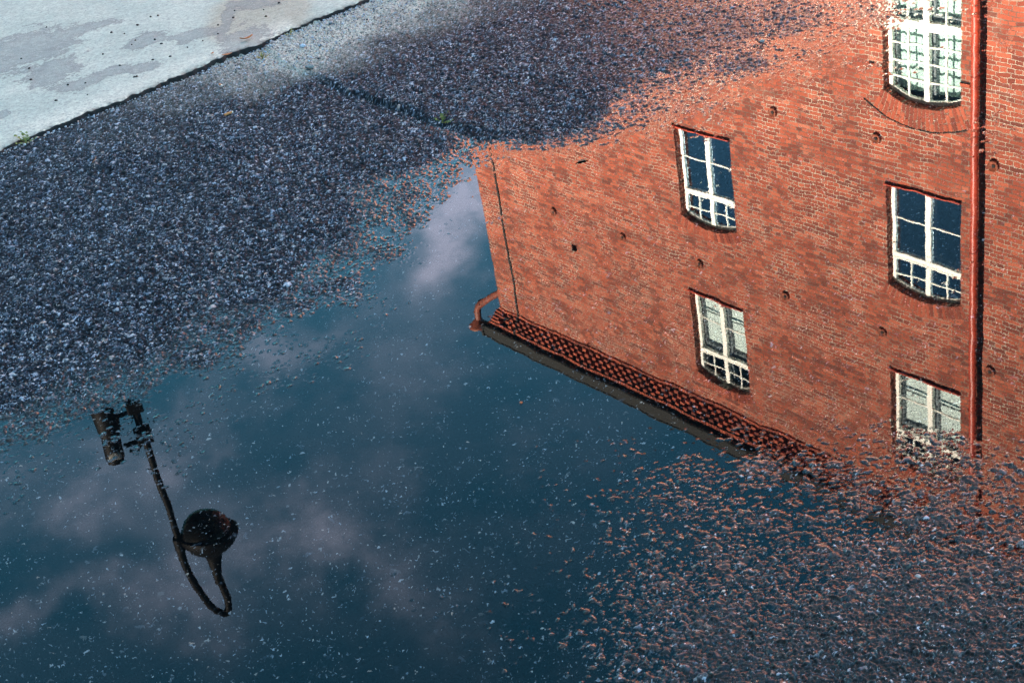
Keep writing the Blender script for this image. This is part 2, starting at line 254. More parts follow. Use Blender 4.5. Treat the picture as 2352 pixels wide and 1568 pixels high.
def attr_node(t):
    a = t.node('ShaderNodeAttribute'); a.attribute_name = 'gc'; s = t.node('ShaderNodeSeparateColor'); t.put(s.inputs[0], a.outputs['Color'])
    return s.outputs[0], s.outputs[1], s.outputs[2], a.outputs['Alpha']
def asphalt_mat(attr=True):
    m, t, b = newmat('wet asphalt')
    geo = t.node('ShaderNodeNewGeometry'); pos = geo.outputs['Position']
    sz = t.node('ShaderNodeSeparateXYZ'); t.put(sz.inputs[0], pos)
    if attr: tone, dry, sun_patch, hue = attr_node(t)
    else:
        vo = t.node('ShaderNodeTexVoronoi'); t.put(vo.inputs['Vector'], pos); vo.inputs['Scale'].default_value = 110
        s = t.node('ShaderNodeSeparateColor'); t.put(s.inputs[0], vo.outputs['Color']); tone = s.outputs[0]; hue = s.outputs[1]; dry = .6; sun_patch = 0.
    c = t.ramp(tone, ASPH_STOPS)
    tint = t.ramp(hue, [(0, (.80, .92, 1.12)), (.5, (1, .97, 1.03)), (.86, (1.05, .95, .9)), (1, (1.35, .85, .65))])
    c = t.mix(1, c, tint, 'MULTIPLY')
    c = t.mix(t.range(t.noise(pos, 420, 3, .7), .3, .7, 0, .55), c, (.003, .004, .005, 1))
    spark = t.range(t.noise(pos, 900, 2, .6), .70, .74)
    c = t.mix(t.math('MULTIPLY', spark, .25), c, (.45, .47, .5, 1))
    c = t.mix(t.math('MULTIPLY', t.math('SUBTRACT', 1, t.range(sz.outputs[2], -.004, -.001)), t.math('SUBTRACT', 1, t.range(tone, .86, .90))), c, (.0045, .006, .007, 1))
    dryc = t.mix(1, t.ramp(tone, DRY_STOPS), tint, 'MULTIPLY')
    dryc = t.mix(t.range(t.noise(pos, 420, 3, .7), .3, .7, 0, .4), dryc, (.010, .012, .016, 1))
    c = t.mix(dry, c, dryc)
    sun_patch_c = t.mix(t.range(t.noise(pos, 260, 3, .6), .35, .65), (.82, .79, .68, 1), (.34, .33, .29, 1))  # pale colour standing in for sunlight thrown onto the kerbside asphalt
    dk = t.math('MULTIPLY', sun_patch, t.range(t.noise(pos, 130, 3, .6), .35, .55, .2, 1))
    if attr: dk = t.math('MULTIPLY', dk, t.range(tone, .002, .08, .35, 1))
    c = t.mix(dk, c, sun_patch_c)
    t.put(b.inputs['Base Color'], c)
    above = t.range(sz.outputs[2], -.0006, .0001)
    wet = t.math('MULTIPLY', above, t.math('SUBTRACT', 1, dry), clamp=True)
    t.put(b.inputs['Coat Weight'], t.math('MULTIPLY', wet, COAT_W)); b.inputs['Coat IOR'].default_value = 1.33
    t.put(b.inputs['Coat Roughness'], t.range(t.noise(pos, 60, 2, .5), .3, .7, .02, .10))
    b.inputs['Roughness'].default_value = .62
    t.put(b.inputs['Specular IOR Level'], t.math('MULTIPLY', above, t.math('SUBTRACT', .22, t.math('MULTIPLY', dry, .17))))
    vo2 = t.node('ShaderNodeTexVoronoi'); t.put(vo2.inputs['Vector'], t.vmath('ADD', pos, t.vmath('SCALE', t.noise(pos, 120, 2, .5, 'Color'), .006))); vo2.inputs['Scale'].default_value = 150
    bp = t.node('ShaderNodeBump'); bp.inputs['Strength'].default_value = .75; bp.inputs['Distance'].default_value = .0035
    t.put(bp.inputs['Height'], t.math('ADD', t.math('MULTIPLY', vo2.outputs['Distance'], -.8), t.math('MULTIPLY', t.noise(pos, 600, 3, .65), .35))); t.put(b.inputs['Normal'], bp.outputs[0])
    bc = t.node('ShaderNodeBump'); bc.inputs['Strength'].default_value = .22; bc.inputs['Distance'].default_value = .0025
    t.put(bc.inputs['Height'], t.math('MULTIPLY', vo2.outputs['Distance'], -.8)); t.put(b.inputs['Coat Normal'], bc.outputs[0])
    return m
def water_mat():
    m = bpy.data.materials.new('puddle water'); m.use_nodes = True; t = NT(m.node_tree); t.n.remove(t.n['Principled BSDF'])
    geo = t.node('ShaderNodeNewGeometry'); pos = geo.outputs['Position']
    st = t.node('ShaderNodeMapping'); t.put(st.inputs[0], pos); st.inputs['Scale'].default_value = (1, .55, 1); st.inputs['Rotation'].default_value = (0, 0, .5)
    a = t.vmath('SCALE', t.vmath('SUBTRACT', t.noise(st.outputs[0], 13, 2, .45, 'Color'), (.5, .5, .5)), RIP_A)
    c = t.vmath('SCALE', t.vmath('SUBTRACT', t.noise(st.outputs[0], 48, 2, .5, 'Color'), (.5, .5, .5)), RIP_B)
    d = t.vmath('MULTIPLY', t.vmath('ADD', a, c), (1, 1, 0))
    nn = t.vmath('NORMALIZE', t.vmath('ADD', geo.outputs['Normal'], d))
    gl = t.node('ShaderNodeBsdfGlossy'); gl.inputs['Roughness'].default_value = 0.0; gl.inputs[0].default_value = (1, 1, 1, 1); t.put(gl.inputs['Normal'], nn)
    tr = t.node('ShaderNodeBsdfTransparent'); tr.inputs[0].default_value = (.92, .97, .98, 1)
    fr = t.node('ShaderNodeFresnel'); fr.inputs[0].default_value = 1.36; t.put(fr.inputs['Normal'], nn)
    mx = t.node('ShaderNodeMixShader'); t.put(mx.inputs[0], fr.outputs[0]); t.l.new(tr.outputs[0], mx.inputs[1]); t.l.new(gl.outputs[0], mx.inputs[2])
    t.l.new(mx.outputs[0], t.n['Material Output'].inputs[0]); return m
def concrete_mat(attr=True):
    m, t, b = newmat('pale concrete'); pos = t.node('ShaderNodeNewGeometry').outputs['Position']
    if attr: stain, warm, edge, hue = attr_node(t)
    else: stain, warm, edge = 0., .3, 0.
    n1 = t.noise(pos, 3.5, 6, .65); n2 = t.noise(pos, 90, 4, .7)
    c = t.mix(t.range(n1, .35, .7), (.48, .53, .46, 1), (.60, .62, .53, 1))
    c = t.mix(t.math('MULTIPLY', warm, .7), c, (.44, .36, .26, 1))
    c = t.mix(t.math('MULTIPLY', edge, .8), c, (.78, .74, .62, 1))
    st = t.math('ADD', stain, t.math('MULTIPLY', t.math('SUBTRACT', t.noise(pos, 11, 8, .8), .5), 1.7))
    st = t.math('ADD', st, t.math('MULTIPLY', t.math('SUBTRACT', n2, .5), .5))
    k = t.range(st, .40, .50)
    rim = t.math('MULTIPLY', t.range(st, .36, .42), t.math('SUBTRACT', 1, t.range(st, .45, .55)))
    c = t.mix(t.math('MULTIPLY', k, .55), c, t.mix(t.range(n2, .35, .65), (.13, .13, .14, 1), (.30, .31, .31, 1)))
    c = t.mix(t.math('MULTIPLY', rim, .55), c, (.13, .11, .12, 1))
    c = t.mix(t.range(n2, .48, .66, 0, .65), c, (.20, .20, .19, 1))
    c = t.mix(t.range(t.noise(pos, 38, 5, .75), .40, .62, .25, 0), c, (.14, .14, .13, 1))
    c = t.mix(t.range(t.noise(pos, 170, 2, .6), .62, .68, 0, .5), c, (.75, .72, .62, 1))
    spk = t.range(t.noise(pos, 190, 2, .6), .68, .71); c = t.mix(t.math('MULTIPLY', spk, .8), c, (.04, .035, .04, 1))
    if attr: c = t.mix(hue, c, (.012, .011, .012, 1))
    t.put(b.inputs['Base Color'], c); b.inputs['Roughness'].default_value = .85
    bp = t.node('ShaderNodeBump'); bp.inputs['Strength'].default_value = .7; bp.inputs['Distance'].default_value = .002
    t.put(bp.inputs['Height'], n2); t.put(b.inputs['Normal'], bp.outputs[0])
    return m
ASPH = asphalt_mat(); WATER = water_mat(); CONC = concrete_mat()

# ---------------------------------------------------------------- numpy noise and stones
def hsh(ix, iy, k):
    h = (ix.astype(np.int64)*374761393 + iy.astype(np.int64)*668265263 + k*1442695041) & 0xffffffff
    h = ((h ^ (h >> 13))*1274126177) & 0xffffffff
    h = ((h ^ (h >> 16))*2246822519) & 0xffffffff
    return ((h ^ (h >> 15)) & 0xffffff).astype(np.float32)/16777216.
def vnoise(x, y, s, k):
    x = x*s; y = y*s; ix = np.floor(x); iy = np.floor(y); fx = x-ix; fy = y-iy; fx = fx*fx*(3-2*fx); fy = fy*fy*(3-2*fy)
    a = hsh(ix, iy, k); b = hsh(ix+1, iy, k); c = hsh(ix, iy+1, k); d = hsh(ix+1, iy+1, k)
    return (a+(b-a)*fx)*(1-fy) + (c+(d-c)*fx)*fy
def fbm(x, y, s, k, o=4):
    v = 0; a = .5; t = 0
    for i in range(o): v = v + a*vnoise(x, y, s, k+i); t += a; a *= .55; s *= 2.1
    return v/t
def stones(x, y, cell, k, dens, H, rmin=.36, rmax=.62):
    X = x/cell; Y = y/cell
    X, Y = X+(vnoise(x, y, 1.3/cell, k+50)-.5)*.75+(vnoise(x, y, 3.1/cell, k+52)-.5)*.40, Y+(vnoise(x, y, 1.3/cell, k+51)-.5)*.75+(vnoise(x, y, 3.1/cell, k+53)-.5)*.40
    ix = np.floor(X); iy = np.floor(Y)
    best = np.zeros_like(x); tone = np.full_like(x, -1); hue = np.zeros_like(x)
    for dx in (-1, 0, 1):
        for dy in (-1, 0, 1):
            cx = ix+dx; cy = iy+dy
            on = hsh(cx, cy, k) < dens
            px = X-(cx+.15+.7*hsh(cx, cy, k+1)); py = Y-(cy+.15+.7*hsh(cx, cy, k+2))
            th = hsh(cx, cy, k+3)*3.1416; c = np.cos(th); s = np.sin(th)
            r = rmin+(rmax-rmin)*hsh(cx, cy, k+4); asp = .62+.38*hsh(cx, cy, k+5)
            qx = (px*c+py*s)/r; qy = (-px*s+py*c)/(r*asp)
            l = np.sqrt(qx*qx+qy*qy); hx = np.maximum(np.abs(qx), np.abs(.5*qx+.866*qy)); hx = np.maximum(hx, np.abs(.5*qx-.866*qy)*1.06)
            d = .45*l+.6*hx
            hh = H*(.45+.55*hsh(cx, cy, k+6)); sl = (hsh(cx, cy, k+7)-.5)*.7*qx+(hsh(cx, cy, k+8)-.5)*.7*qy
            h = np.where(on, hh*np.clip(1-d**2.2, 0, 1)**.75*(1+sl), 0)
            g = h > best; best = np.where(g, h, best); tone = np.where(g, hsh(cx, cy, k+9), tone); hue = np.where(g, hsh(cx, cy, k+10), hue)
    return best, tone, hue
def idw(x, y, pts, p=1.5, eps=2e-4):
    x0 = x[::1]; num = np.zeros_like(x0); den = np.zeros_like(x0)
    for (a, b, v) in pts:
        w = 1/((x0-a)**2+((y-b)*.75)**2+eps)**p; num += w*v; den += w
    return num/den
def polyside(x, y, line):
    best = np.full_like(x, 1e9); sgn = np.zeros_like(x); along = np.zeros_like(x); acc = 0
    for (ax, ay), (bx, by) in zip(line, line[1:]):
        ex, ey = bx-ax, by-ay; L2 = ex*ex+ey*ey; L = math.sqrt(L2)
        t = np.clip(((x-ax)*ex+(y-ay)*ey)/L2, 0, 1); dx = x-ax-ex*t; dy = y-ay-ey*t; d = dx*dx+dy*dy
        g = d < best-1e-12; best = np.where(g, d, best); sgn = np.where(g, np.sign(ex*(y-ay)-ey*(x-ax)), sgn); along = np.where(g, acc+L*t, along); acc += L
    return np.sqrt(best)*sgn, along, acc
def sstep(a, b, v): t = np.clip((v-a)/(b-a), 0, 1); return t*t*(3-2*t)

k0 = Vector(KERB[0]); k1 = Vector(KERB[-1]); kdir = (k1-k0).normalized(); knor = Vector((-kdir.y, kdir.x))   # knor points to the pavement
def kerb_sd(x, y): return (x-k0.x)*knor.x+(y-k0.y)*knor.y, (x-k0.x)*kdir.x+(y-k0.y)*kdir.y
def base_height(x, y):
    lo = idw(x, y, LOW); up = idw(x, y, UPP)
    sd, al, tot = polyside(x, y, RIDGE)
    sd = sd + (fbm(x, y, 22, 5, 3)-.5)*.05 + (vnoise(x, y, 90, 9)-.5)*.012
    wd = .010+.12*sstep(1.2, 2.3, al)
    w = sstep(-wd, wd, sd)
    z = lo*(1-w)+up*w
    kd, ks = kerb_sd(x, y)
    z = z - .012*np.exp(-((kd+.004)/.008)**2)                           # the open seam along the pavement
    z = z + (fbm(x, y, 6, 31, 3)-.5)*.0022 + (fbm(x, y, 19, 35, 2)-.5)*.0022
    return z
def full_height(x, y):
    z = base_height(x, y)
    amp = .75+.5*fbm(x, y, 4, 71, 2)
    H1, t1, u1 = stones(x, y, .0150, 100, .60, .0072)
    H2, t2, u2 = stones(x+3.3, y+1.7, .0088, 200, .85, .0050)
    H3, t3, u3 = stones(x+1.1, y+5.9, .0056, 300, .9, .0028)
    h = H1; t = t1*.93; u = u1
    g = H2 > h; h = np.where(g, H2, h); t = np.where(g, t2, t); u = np.where(g, u2, u)
    g = H3 > h; h = np.where(g, H3, h); t = np.where(g, t3*.97, t); u = np.where(g, u3, u)
    t = np.where(t < 0, .0, t)
    t = t*sstep(.0004, .0026, h)                                          # black bitumen fills the gaps between stones
    S1, q1, _ = stones(x+7.7, y+2.2, .0062, 400, .50, 1., .16, .50)
    t = np.where((S1 > .35) & (fbm(x, y, 9, 411, 3)+.25*vnoise(x, y, 45, 415) > .50), np.maximum(t, .93+.07*q1), t)
    grit = (vnoise(x, y, 420, 41)-.5)*.0008+(vnoise(x, y, 210, 43)-.5)*.0010
    S2, q2, _ = stones(x+4.1, y+8.3, .0036, 500, .18, 1., .25, .5)
    t = np.where((S2 > .3), np.maximum(t, .91+.08*q2), t)
    return z+h*amp+grit-.0034, t, u

# ---------------------------------------------------------------- ground mesh (finer near the puddle, world-space heights)
def grid_mesh(name, X, Y, Z, keep=None, col=None, mat=None, smooth=True):
    nr, nc = X.shape
    idx = np.arange(nr*nc, dtype=np.int32).reshape(nr, nc)
    q = np.stack([idx[:-1, :-1], idx[:-1, 1:], idx[1:, 1:], idx[1:, :-1]], -1).reshape(-1, 4)
    co = np.stack([X, Y, Z], -1).reshape(-1, 3).astype(np.float32)
    if keep is not None:
        k = keep.reshape(-1); q = q[k[q].any(1)]
        used = np.zeros(len(co), bool); used[q.reshape(-1)] = True; remap = np.cumsum(used)-1; co = co[used]; q = remap[q].astype(np.int32)
        if col is not None: col = col[used]
    me = bpy.data.meshes.new(name); me.vertices.add(len(co)); me.vertices.foreach_set('co', co.reshape(-1))
    me.loops.add(q.size); me.loops.foreach_set('vertex_index', q.reshape(-1).astype(np.int32))
    me.polygons.add(len(q)); me.polygons.foreach_set('loop_start', np.arange(0, q.size, 4, dtype=np.int32))
    try: me.polygons.foreach_set('loop_total', np.full(len(q), 4, dtype=np.int32))
    except Exception: pass
    me.update(calc_edges=True)
    if smooth: me.shade_smooth()
    if col is not None:
        a = me.attributes.new('gc', 'FLOAT_COLOR', 'POINT'); a.data.foreach_set('color', col.astype(np.float32).reshape(-1))
    return link(name, me, mat)
ts = np.concatenate([np.linspace(-.45, -.02, 60)[:-1], np.arange(-.02, 1.02, DU/.92), np.linspace(1.02, 1.5, 60)])
ys = [1.05]
while ys[-1] < 12:
    y = ys[-1]; dy = (y*y+2.25)/DYK
    if y > 6.7: dy *= 6
    if y < 1.35: dy *= 2
    ys.append(y+dy)
ys = np.array(ys)
T_, Y = np.meshgrid(ts, ys); uL = np.interp(Y, [1.4, 1.83, 3.06, 6.4, 12], [-.56, -.51, -.40, -.315, -.3]); uR = .455
X = (uL+(uR-uL)*T_)*Y
x = X.reshape(-1).astype(np.float32); y = Y.reshape(-1).astype(np.float32)
z, tone, hue = full_height(x, y)
kd, ks = kerb_sd(x, y)
z = np.where(kd > .05, np.minimum(z, .028), z)
near = sstep(-.75, -.25, kd)
sun_patch = np.clip(idw(x, y, SUN_PATCH, 2.2)*1.3-.05, 0, 1)*near; sun_patch = sun_patch*sstep(.2, .5, fbm(x, y, 14, 51, 4)+sun_patch*.6)
bz = base_height(x, y)
dry = sstep(.0002, .0042, bz+(fbm(x, y, 5, 61, 3)-.5)*.003)*(.97-.42*sstep(.25, .95, x))*(1-.88*sstep(3.0, 2.6, y)*sstep(.0, .3, x))
dry = np.maximum(dry, sun_patch)  # painted sun patch also takes the dry colour
col = np.stack([tone, dry, sun_patch, hue], -1)
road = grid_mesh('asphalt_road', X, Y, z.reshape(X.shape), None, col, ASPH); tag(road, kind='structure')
# water: level sheet that climbs the stones a little
def smax(a, b, k): h = np.clip(.5+.5*(a-b)/k, 0, 1); return b+(a-b)*h+k*h*(1-h)
wz = smax(np.zeros_like(z), z-.00045, .0012)
reach = base_height(x, y) < .0045
water = grid_mesh('puddle', X, Y, wz.reshape(X.shape), ((wz > z) & reach), None, WATER); tag(water, kind='structure')
print('verts', len(x))
# far ground
mb = MB(); n = 24
mb.bm.faces.new([mb.bm.verts.new(v) for v in ((-400, -400, -.03), (400, -400, -.03), (400, 400, -.03), (-400, 400, -.03))])
far = mb.build('ground', asphalt_mat(False)); tag(far, kind='structure')

# ---------------------------------------------------------------- pale concrete pavement
sg = np.concatenate([np.arange(-6, -1.2, .05), np.arange(-1.2, 2.6, .009), np.arange(2.6, 9, .05)]); dg = np.concatenate([[0, 0], np.arange(.0, 3.2, .012)+.004, np.arange(3.2, 9, .1)])
S, D = np.meshgrid(sg, dg); s_ = S.reshape(-1); d_ = D.reshape(-1)
ew = (fbm(s_, s_*0, 9, 81, 5)-.5)*.05+(vnoise(s_, s_*0, 60, 83)-.5)*.014+(vnoise(s_, s_*0, 150, 84)-.5)*.008
fade = np.exp(-d_/.12)
cx = k0.x+kdir.x*s_+knor.x*(d_+ew*fade); cy = k0.y+kdir.y*s_+knor.y*(d_+ew*fade)
cz = .0335+(fbm(s_, d_, 3, 91, 4)-.5)*.006+(fbm(s_, d_, 60, 95, 3)-.5)*.0016-.004*np.exp(-(d_/.012)**2)*(.4+vnoise(s_, d_, 60, 97))
row0 = np.zeros(D.shape, bool); row0[0, :] = True
cz = np.where(row0.reshape(-1), -.02, cz)
stain = np.zeros_like(cx)
for (a, b, ra, rb) in STAIN:
    ex = ((cx-a)/ra)**2+((cy-b)/rb)**2; stain = np.maximum(stain, np.exp(-ex*.7)*.75)
warm = sstep(.3, .6, np.exp(-(((cx+.72)/.22)**2+((cy-5.35)/.5)**2))+.3*fbm(cx, cy, 5, 111, 4)-.15)
edge = np.exp(-(d_/.13)**2)*sstep(.38, .55, fbm(s_, d_, 3.0, 121, 3))
pav = grid_mesh('pavement', cx.reshape(S.shape), cy.reshape(S.shape), cz.reshape(S.shape), None, np.stack([stain, warm, edge, np.where((d_ < .003), 1., np.exp(-d_/.012)*(vnoise(s_, d_, 90, 131) > .45)*.8)], -1), CONC); tag(pav, kind='structure')

# ---------------------------------------------------------------- loose gravel lying along the pavement seam
def stone_mesh(seed, sub=2):
    bm = bmesh.new(); bmesh.ops.create_icosphere(bm, subdivisions=sub, radius=1); r = random.Random(seed)
    for v in bm.verts:
        v.co *= 1+r.uniform(-.14, .14)
    pl = [Vector((r.uniform(-1, 1), r.uniform(-1, 1), r.uniform(-1, 1))).normalized() for _ in range(5)]
    for v in bm.verts:
        for p in pl:
            d = v.co.dot(p)
            if d > .72: v.co -= p*(d-.72)
        v.co.z *= .66
    me = bpy.data.meshes.new('s'); bm.to_mesh(me); bm.free(); return me
rs = np.random.RandomState(3)
protos = []
for i in range(6):
    me = stone_mesh(i, 1 if i else 1); v = np.empty(len(me.vertices)*3, np.float32); me.vertices.foreach_get('co', v); f = np.array([list(p.vertices) for p in me.polygons], np.int32)
    protos.append((v.reshape(-1, 3), f)); bpy.data.meshes.remove(me)
N = 5200
gs = rs.uniform(-1.3, 3.0, N); gd = -np.abs(rs.exponential(.055, N))-.002
sel = rs.rand(N) < .45
gs = np.where(sel, rs.uniform(.75, 2.6, N), gs); gd = np.where(sel, -rs.uniform(0.0, .36, N), gd)
gx = k0.x+kdir.x*gs+knor.x*gd; gy = k0.y+kdir.y*gs+knor.y*gd
dd = np.clip(idw(gx, gy, SUN_PATCH, 1.6), 0, 1)
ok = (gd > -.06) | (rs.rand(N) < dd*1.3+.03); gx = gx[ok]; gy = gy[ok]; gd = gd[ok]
gz = base_height(gx, gy)
vs, fs, cs, off = [], [], [], 0
for i in range(len(gx)):
    v, f = protos[rs.randint(6)]; r = .0022*math.exp(rs.normal(.1, .38)); a = rs.uniform(0, 6.28); c, s = math.cos(a), math.sin(a)
    asp = rs.uniform(.7, 1.2); p = v*r*np.array([asp, 1, 1]); q = np.stack([p[:, 0]*c-p[:, 1]*s+gx[i], p[:, 0]*s+p[:, 1]*c+gy[i], p[:, 2]+gz[i]+.001+r*.5], -1)
    vs.append(q); fs.append(f+off); off += len(v)
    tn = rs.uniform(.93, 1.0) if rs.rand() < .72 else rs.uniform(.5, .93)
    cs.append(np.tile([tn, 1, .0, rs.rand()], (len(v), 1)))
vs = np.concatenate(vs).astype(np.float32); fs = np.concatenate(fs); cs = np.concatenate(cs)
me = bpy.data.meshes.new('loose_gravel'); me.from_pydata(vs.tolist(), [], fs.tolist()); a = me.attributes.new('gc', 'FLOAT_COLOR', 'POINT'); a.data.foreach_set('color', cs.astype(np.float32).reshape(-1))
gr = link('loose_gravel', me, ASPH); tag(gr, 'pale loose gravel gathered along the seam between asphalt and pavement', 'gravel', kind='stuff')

def gz_at(x, y):
    z, _, _ = full_height(np.array([x]), np.array([y])); return float(z[0])
PAVZ = .0345
# ---------------------------------------------------------------- small things on the ground
CRUMB_M = simple('dark stone crumb', (.02, .018, .02), .8, .3, 200)
proto = None
for i, (px, py) in enumerate(CRUMB):
    if proto is None:
        me = stone_mesh(40, 2); proto = link('pebble', me, CRUMB_M); o = proto
    else: o = proto.copy(); C.objects.link(o)
    s = rnd.uniform(.0035, .0065); o.scale = (s, s*rnd.uniform(.7, 1), s); o.rotation_euler = (0, 0, rnd.uniform(0, 6)); o.location = (px, py, PAVZ+.001)
    tag(o, 'tiny dark stone crumb lying on the pale concrete pavement', 'pebble', 'dark crumbs scattered on the pavement')
def pebble(x, y, s, m, label, z=None, seed=1):
    o = link('pebble', stone_mesh(seed, 2), m); o.scale = (s*1.3, s, s); o.location = (x, y, (gz_at(x, y) if z is None else z)+s*.35); o.rotation_euler = (0, 0, seed)
    tag(o, label, 'pebble'); return o
GREYST = simple('grey stone', (.22, .24, .25), .7, .3, 150); REDST = simple('orange brick bit', (.50, .13, .05), .8, .3, 200)
pebble(-.499, 4.614, .013, GREYST, 'largest rounded grey pebble lying where the asphalt ridge begins', seed=51)
pebble(-.003, 2.394, .0032, REDST, 'small orange brick chip poking out of the middle of the puddle', .0, seed=52)
pebble(.551, 1.699, .0042, simple('white stone', (.32, .33, .33), .6, .2, 150), 'white quartz pebble among the wet stones at the lower right', seed=53)
pebble(.903, 4.182, .008, GREYST, 'flat grey pebble on the raised asphalt above the puddle', seed=54)
# cigarette butts: filter + paper stub
FILT = simple('orange filter paper', (.62, .24, .08), .8, .15, 300); PAPER = simple('white paper', (.75, .72, .66), .8, .06, 200); ASH = simple('ash', (.05, .045, .04), .9, .3, 300)
def butt(x, y, rz, L1, L2, label):
    e = empty('cigarette_butt', (x, y, gz_at(x, y)+.004), rz); tag(e, label, 'cigarette butt')
    a = MB(); a.tube([(0, 0, .0035), (L1*.5, 0, .0036), (L1, 0, .0034)], [.0036, .0039, .0036], 14); a.build('filter', FILT, e, True)
    b = MB(); b.tube([(L1, 0, .0034), (L1+L2, .001, .0028)], [.0037, .0034], 14); b.build('paper_stub', PAPER, e, True)
    c = MB(); c.tube([(L1+L2, .001, .0028), (L1+L2+.0016, .001, .0027)], [.003, .002], 10); c.build('burnt_tip', ASH, e)
butt(-.755, 4.300, .62, .026, .004, 'orange cigarette butt lying on the dark asphalt')
butt(-.795, 4.592, -1.1, .015, .012, 'pale crushed cigarette butt lying on gravel near the pavement seam')
# bits of leaf
LEAFO = simple('dry orange leaf', (.50, .17, .05), .7, .4, 60); LEAFG = simple('green leaf', (.16, .20, .05), .7, .4, 60); TWIG = simple('brown twig', (.16, .07, .035), .8, .3, 60)
def leaf(x, y, L, W, rz, z, m, label, curl=.3, name='fallen_leaf', seed=0):
    r = random.Random(seed); bm = bmesh.new(); n = 8; rows = []
    for i in range(n+1):
        t = i/n; w = W*math.sin(math.pi*min(1, t*.96+.02))**.8*(1+r.uniform(-.15, .15)); rows.append([bm.verts.new((L*(t-.5), w*k, curl*L*(.25*(2*t-1)**2)+abs(k)*W*curl+.0005)) for k in (-.5, -.2, .2, .5)])
    for a, b in zip(rows, rows[1:]):
        for k in range(3): bm.faces.new((a[k], a[k+1], b[k+1], b[k]))
    me = bpy.data.meshes.new(name); bm.to_mesh(me); bm.free(); me.shade_smooth(); o = link(name, me, m); o.location = (x, y, z); o.rotation_euler = (r.uniform(-.15, .15), r.uniform(-.15, .15), rz)
    so_ = o.modifiers.new('thick', 'SOLIDIFY'); so_.thickness = .0004
    tag(o, label, 'leaf'); return o
leaf(-.736, 5.02, .055, .022, .7, PAVZ+.002, LEAFO, 'largest curled orange leaf on the pavement near its edge', .5, seed=1)
leaf(-.795, 4.885, .035, .014, .2, PAVZ+.001, LEAFO, 'small flat orange leaf scrap right at the pavement edge', .2, seed=2)
leaf(-.850, 4.925, .022, .011, 1.4, PAVZ+.001, LEAFO, 'tiny orange leaf scrap left of the flat one on the pavement', .4, seed=3)
leaf(.262, 3.52, .035, .013, .1, .0012, TWIG, 'brown wet leaf floating at the far puddle rim', .1, seed=4)
tw = MB(); tw.tube([(0, 0, 0), (.006, .018, .003), (.004, .045, .002)], [.0016, .0014, .001], 8); t_ = tw.build('twig', TWIG, None, True); t_.location = (-1.134, 4.09, gz_at(-1.134, 4.1)+.004); tag(t_, 'short brown twig lying on the dry asphalt at left', 'twig')
# weeds
def weed(x, y, s, seed, label, m=LEAFG):
    r = random.Random(seed); e = empty('weed', (x, y, gz_at(x, y)-.001), 0); tag(e, label, 'weed')
    st = MB(); lf = bmesh.new()
    for i in range(11):
        a = r.uniform(0, 6.28); el = r.uniform(.25, 1.2); L = s*r.uniform(.6, 1.3); d = Vector((math.cos(a)*math.cos(el), math.sin(a)*math.cos(el), math.sin(el)))
        p = [Vector((0, 0, 0)), d*L*.5+Vector((0, 0, .1*L)), d*L]; st.tube(p, [.0008, .0006, .0004], 5)
        for q in (.45, .7, 1.0):
            c = p[2]*q; sd = d.cross(Vector((0, 0, 1))).normalized(); w = s*.16*r.uniform(.7, 1.4); l2 = s*.3*r.uniform(.7, 1.3); dd_ = (d+sd*r.uniform(-1, 1)).normalized()
            sd2 = dd_.cross(Vector((r.uniform(-.4, .4), r.uniform(-.4, .4), 1))).normalized()
            lf.faces.new([lf.verts.new(c), lf.verts.new(c+dd_*l2*.5+sd2*w), lf.verts.new(c+dd_*l2), lf.verts.new(c+dd_*l2*.5-sd2*w)])
    st.build('stem', m, e); me = bpy.data.meshes.new('leaves'); lf.to_mesh(me); lf.free(); link('leaves', me, m, e)
LEAFY = simple('yellowing weed', (.34, .30, .09), .7, .35, 60)
weed(-.09, 3.955, .026, 1, 'small green weed under the broken asphalt ridge')
weed(-.674, 4.84, .024, 2, 'yellowish weed in pale gravel next to the orange leaf', LEAFY)
weed(-1.393, 4.367, .030, 3, 'small weed growing in the seam at the left edge')
weed(-.586, 5.036, .020, 4, 'tiny weed growing highest up in the pavement seam', LEAFY)

# ---------------------------------------------------------------- brick building, seen only in the puddle
AZ = R_(55.05255); D0 = 18.0
B = empty('brick_building', (math.sin(AZ)*D0, math.cos(AZ)*D0, 0), -AZ)
tag(B, 'tall red brick building with white arched windows, mirrored upside down in the puddle', 'building')
UL, UR = -26.0, -2.0           # corners along the facade
ZT = 15.92; REV = .145
def arc_pts(u0, u1, zs, rise, n=14, grow=0):
    c = (u1-u0)/2; R = (c*c+rise*rise)/(2*rise); zc = zs+rise-R; a = math.asin(c/R); um = (u0+u1)/2
    return [(um+(R+grow)*math.sin(t), zc+(R+grow)*math.cos(t)) for t in [-a+2*a*i/n for i in range(n+1)]], (um, zc, R, a)
cols = [(-19.165, -17.690), (-14.135, -12.660), (-9.105, -7.630)]
rows = [(4.95, 7.52, .17), (9.19, 11.07, .17), (12.84, 14.76, .17)]
openings = []
for ci, (u0, u1) in enumerate(cols):
    for ri, (z0, zs, rise) in enumerate(rows): openings.append((u0, u1, z0, zs, rise, ci, ri))
openings2 = openings
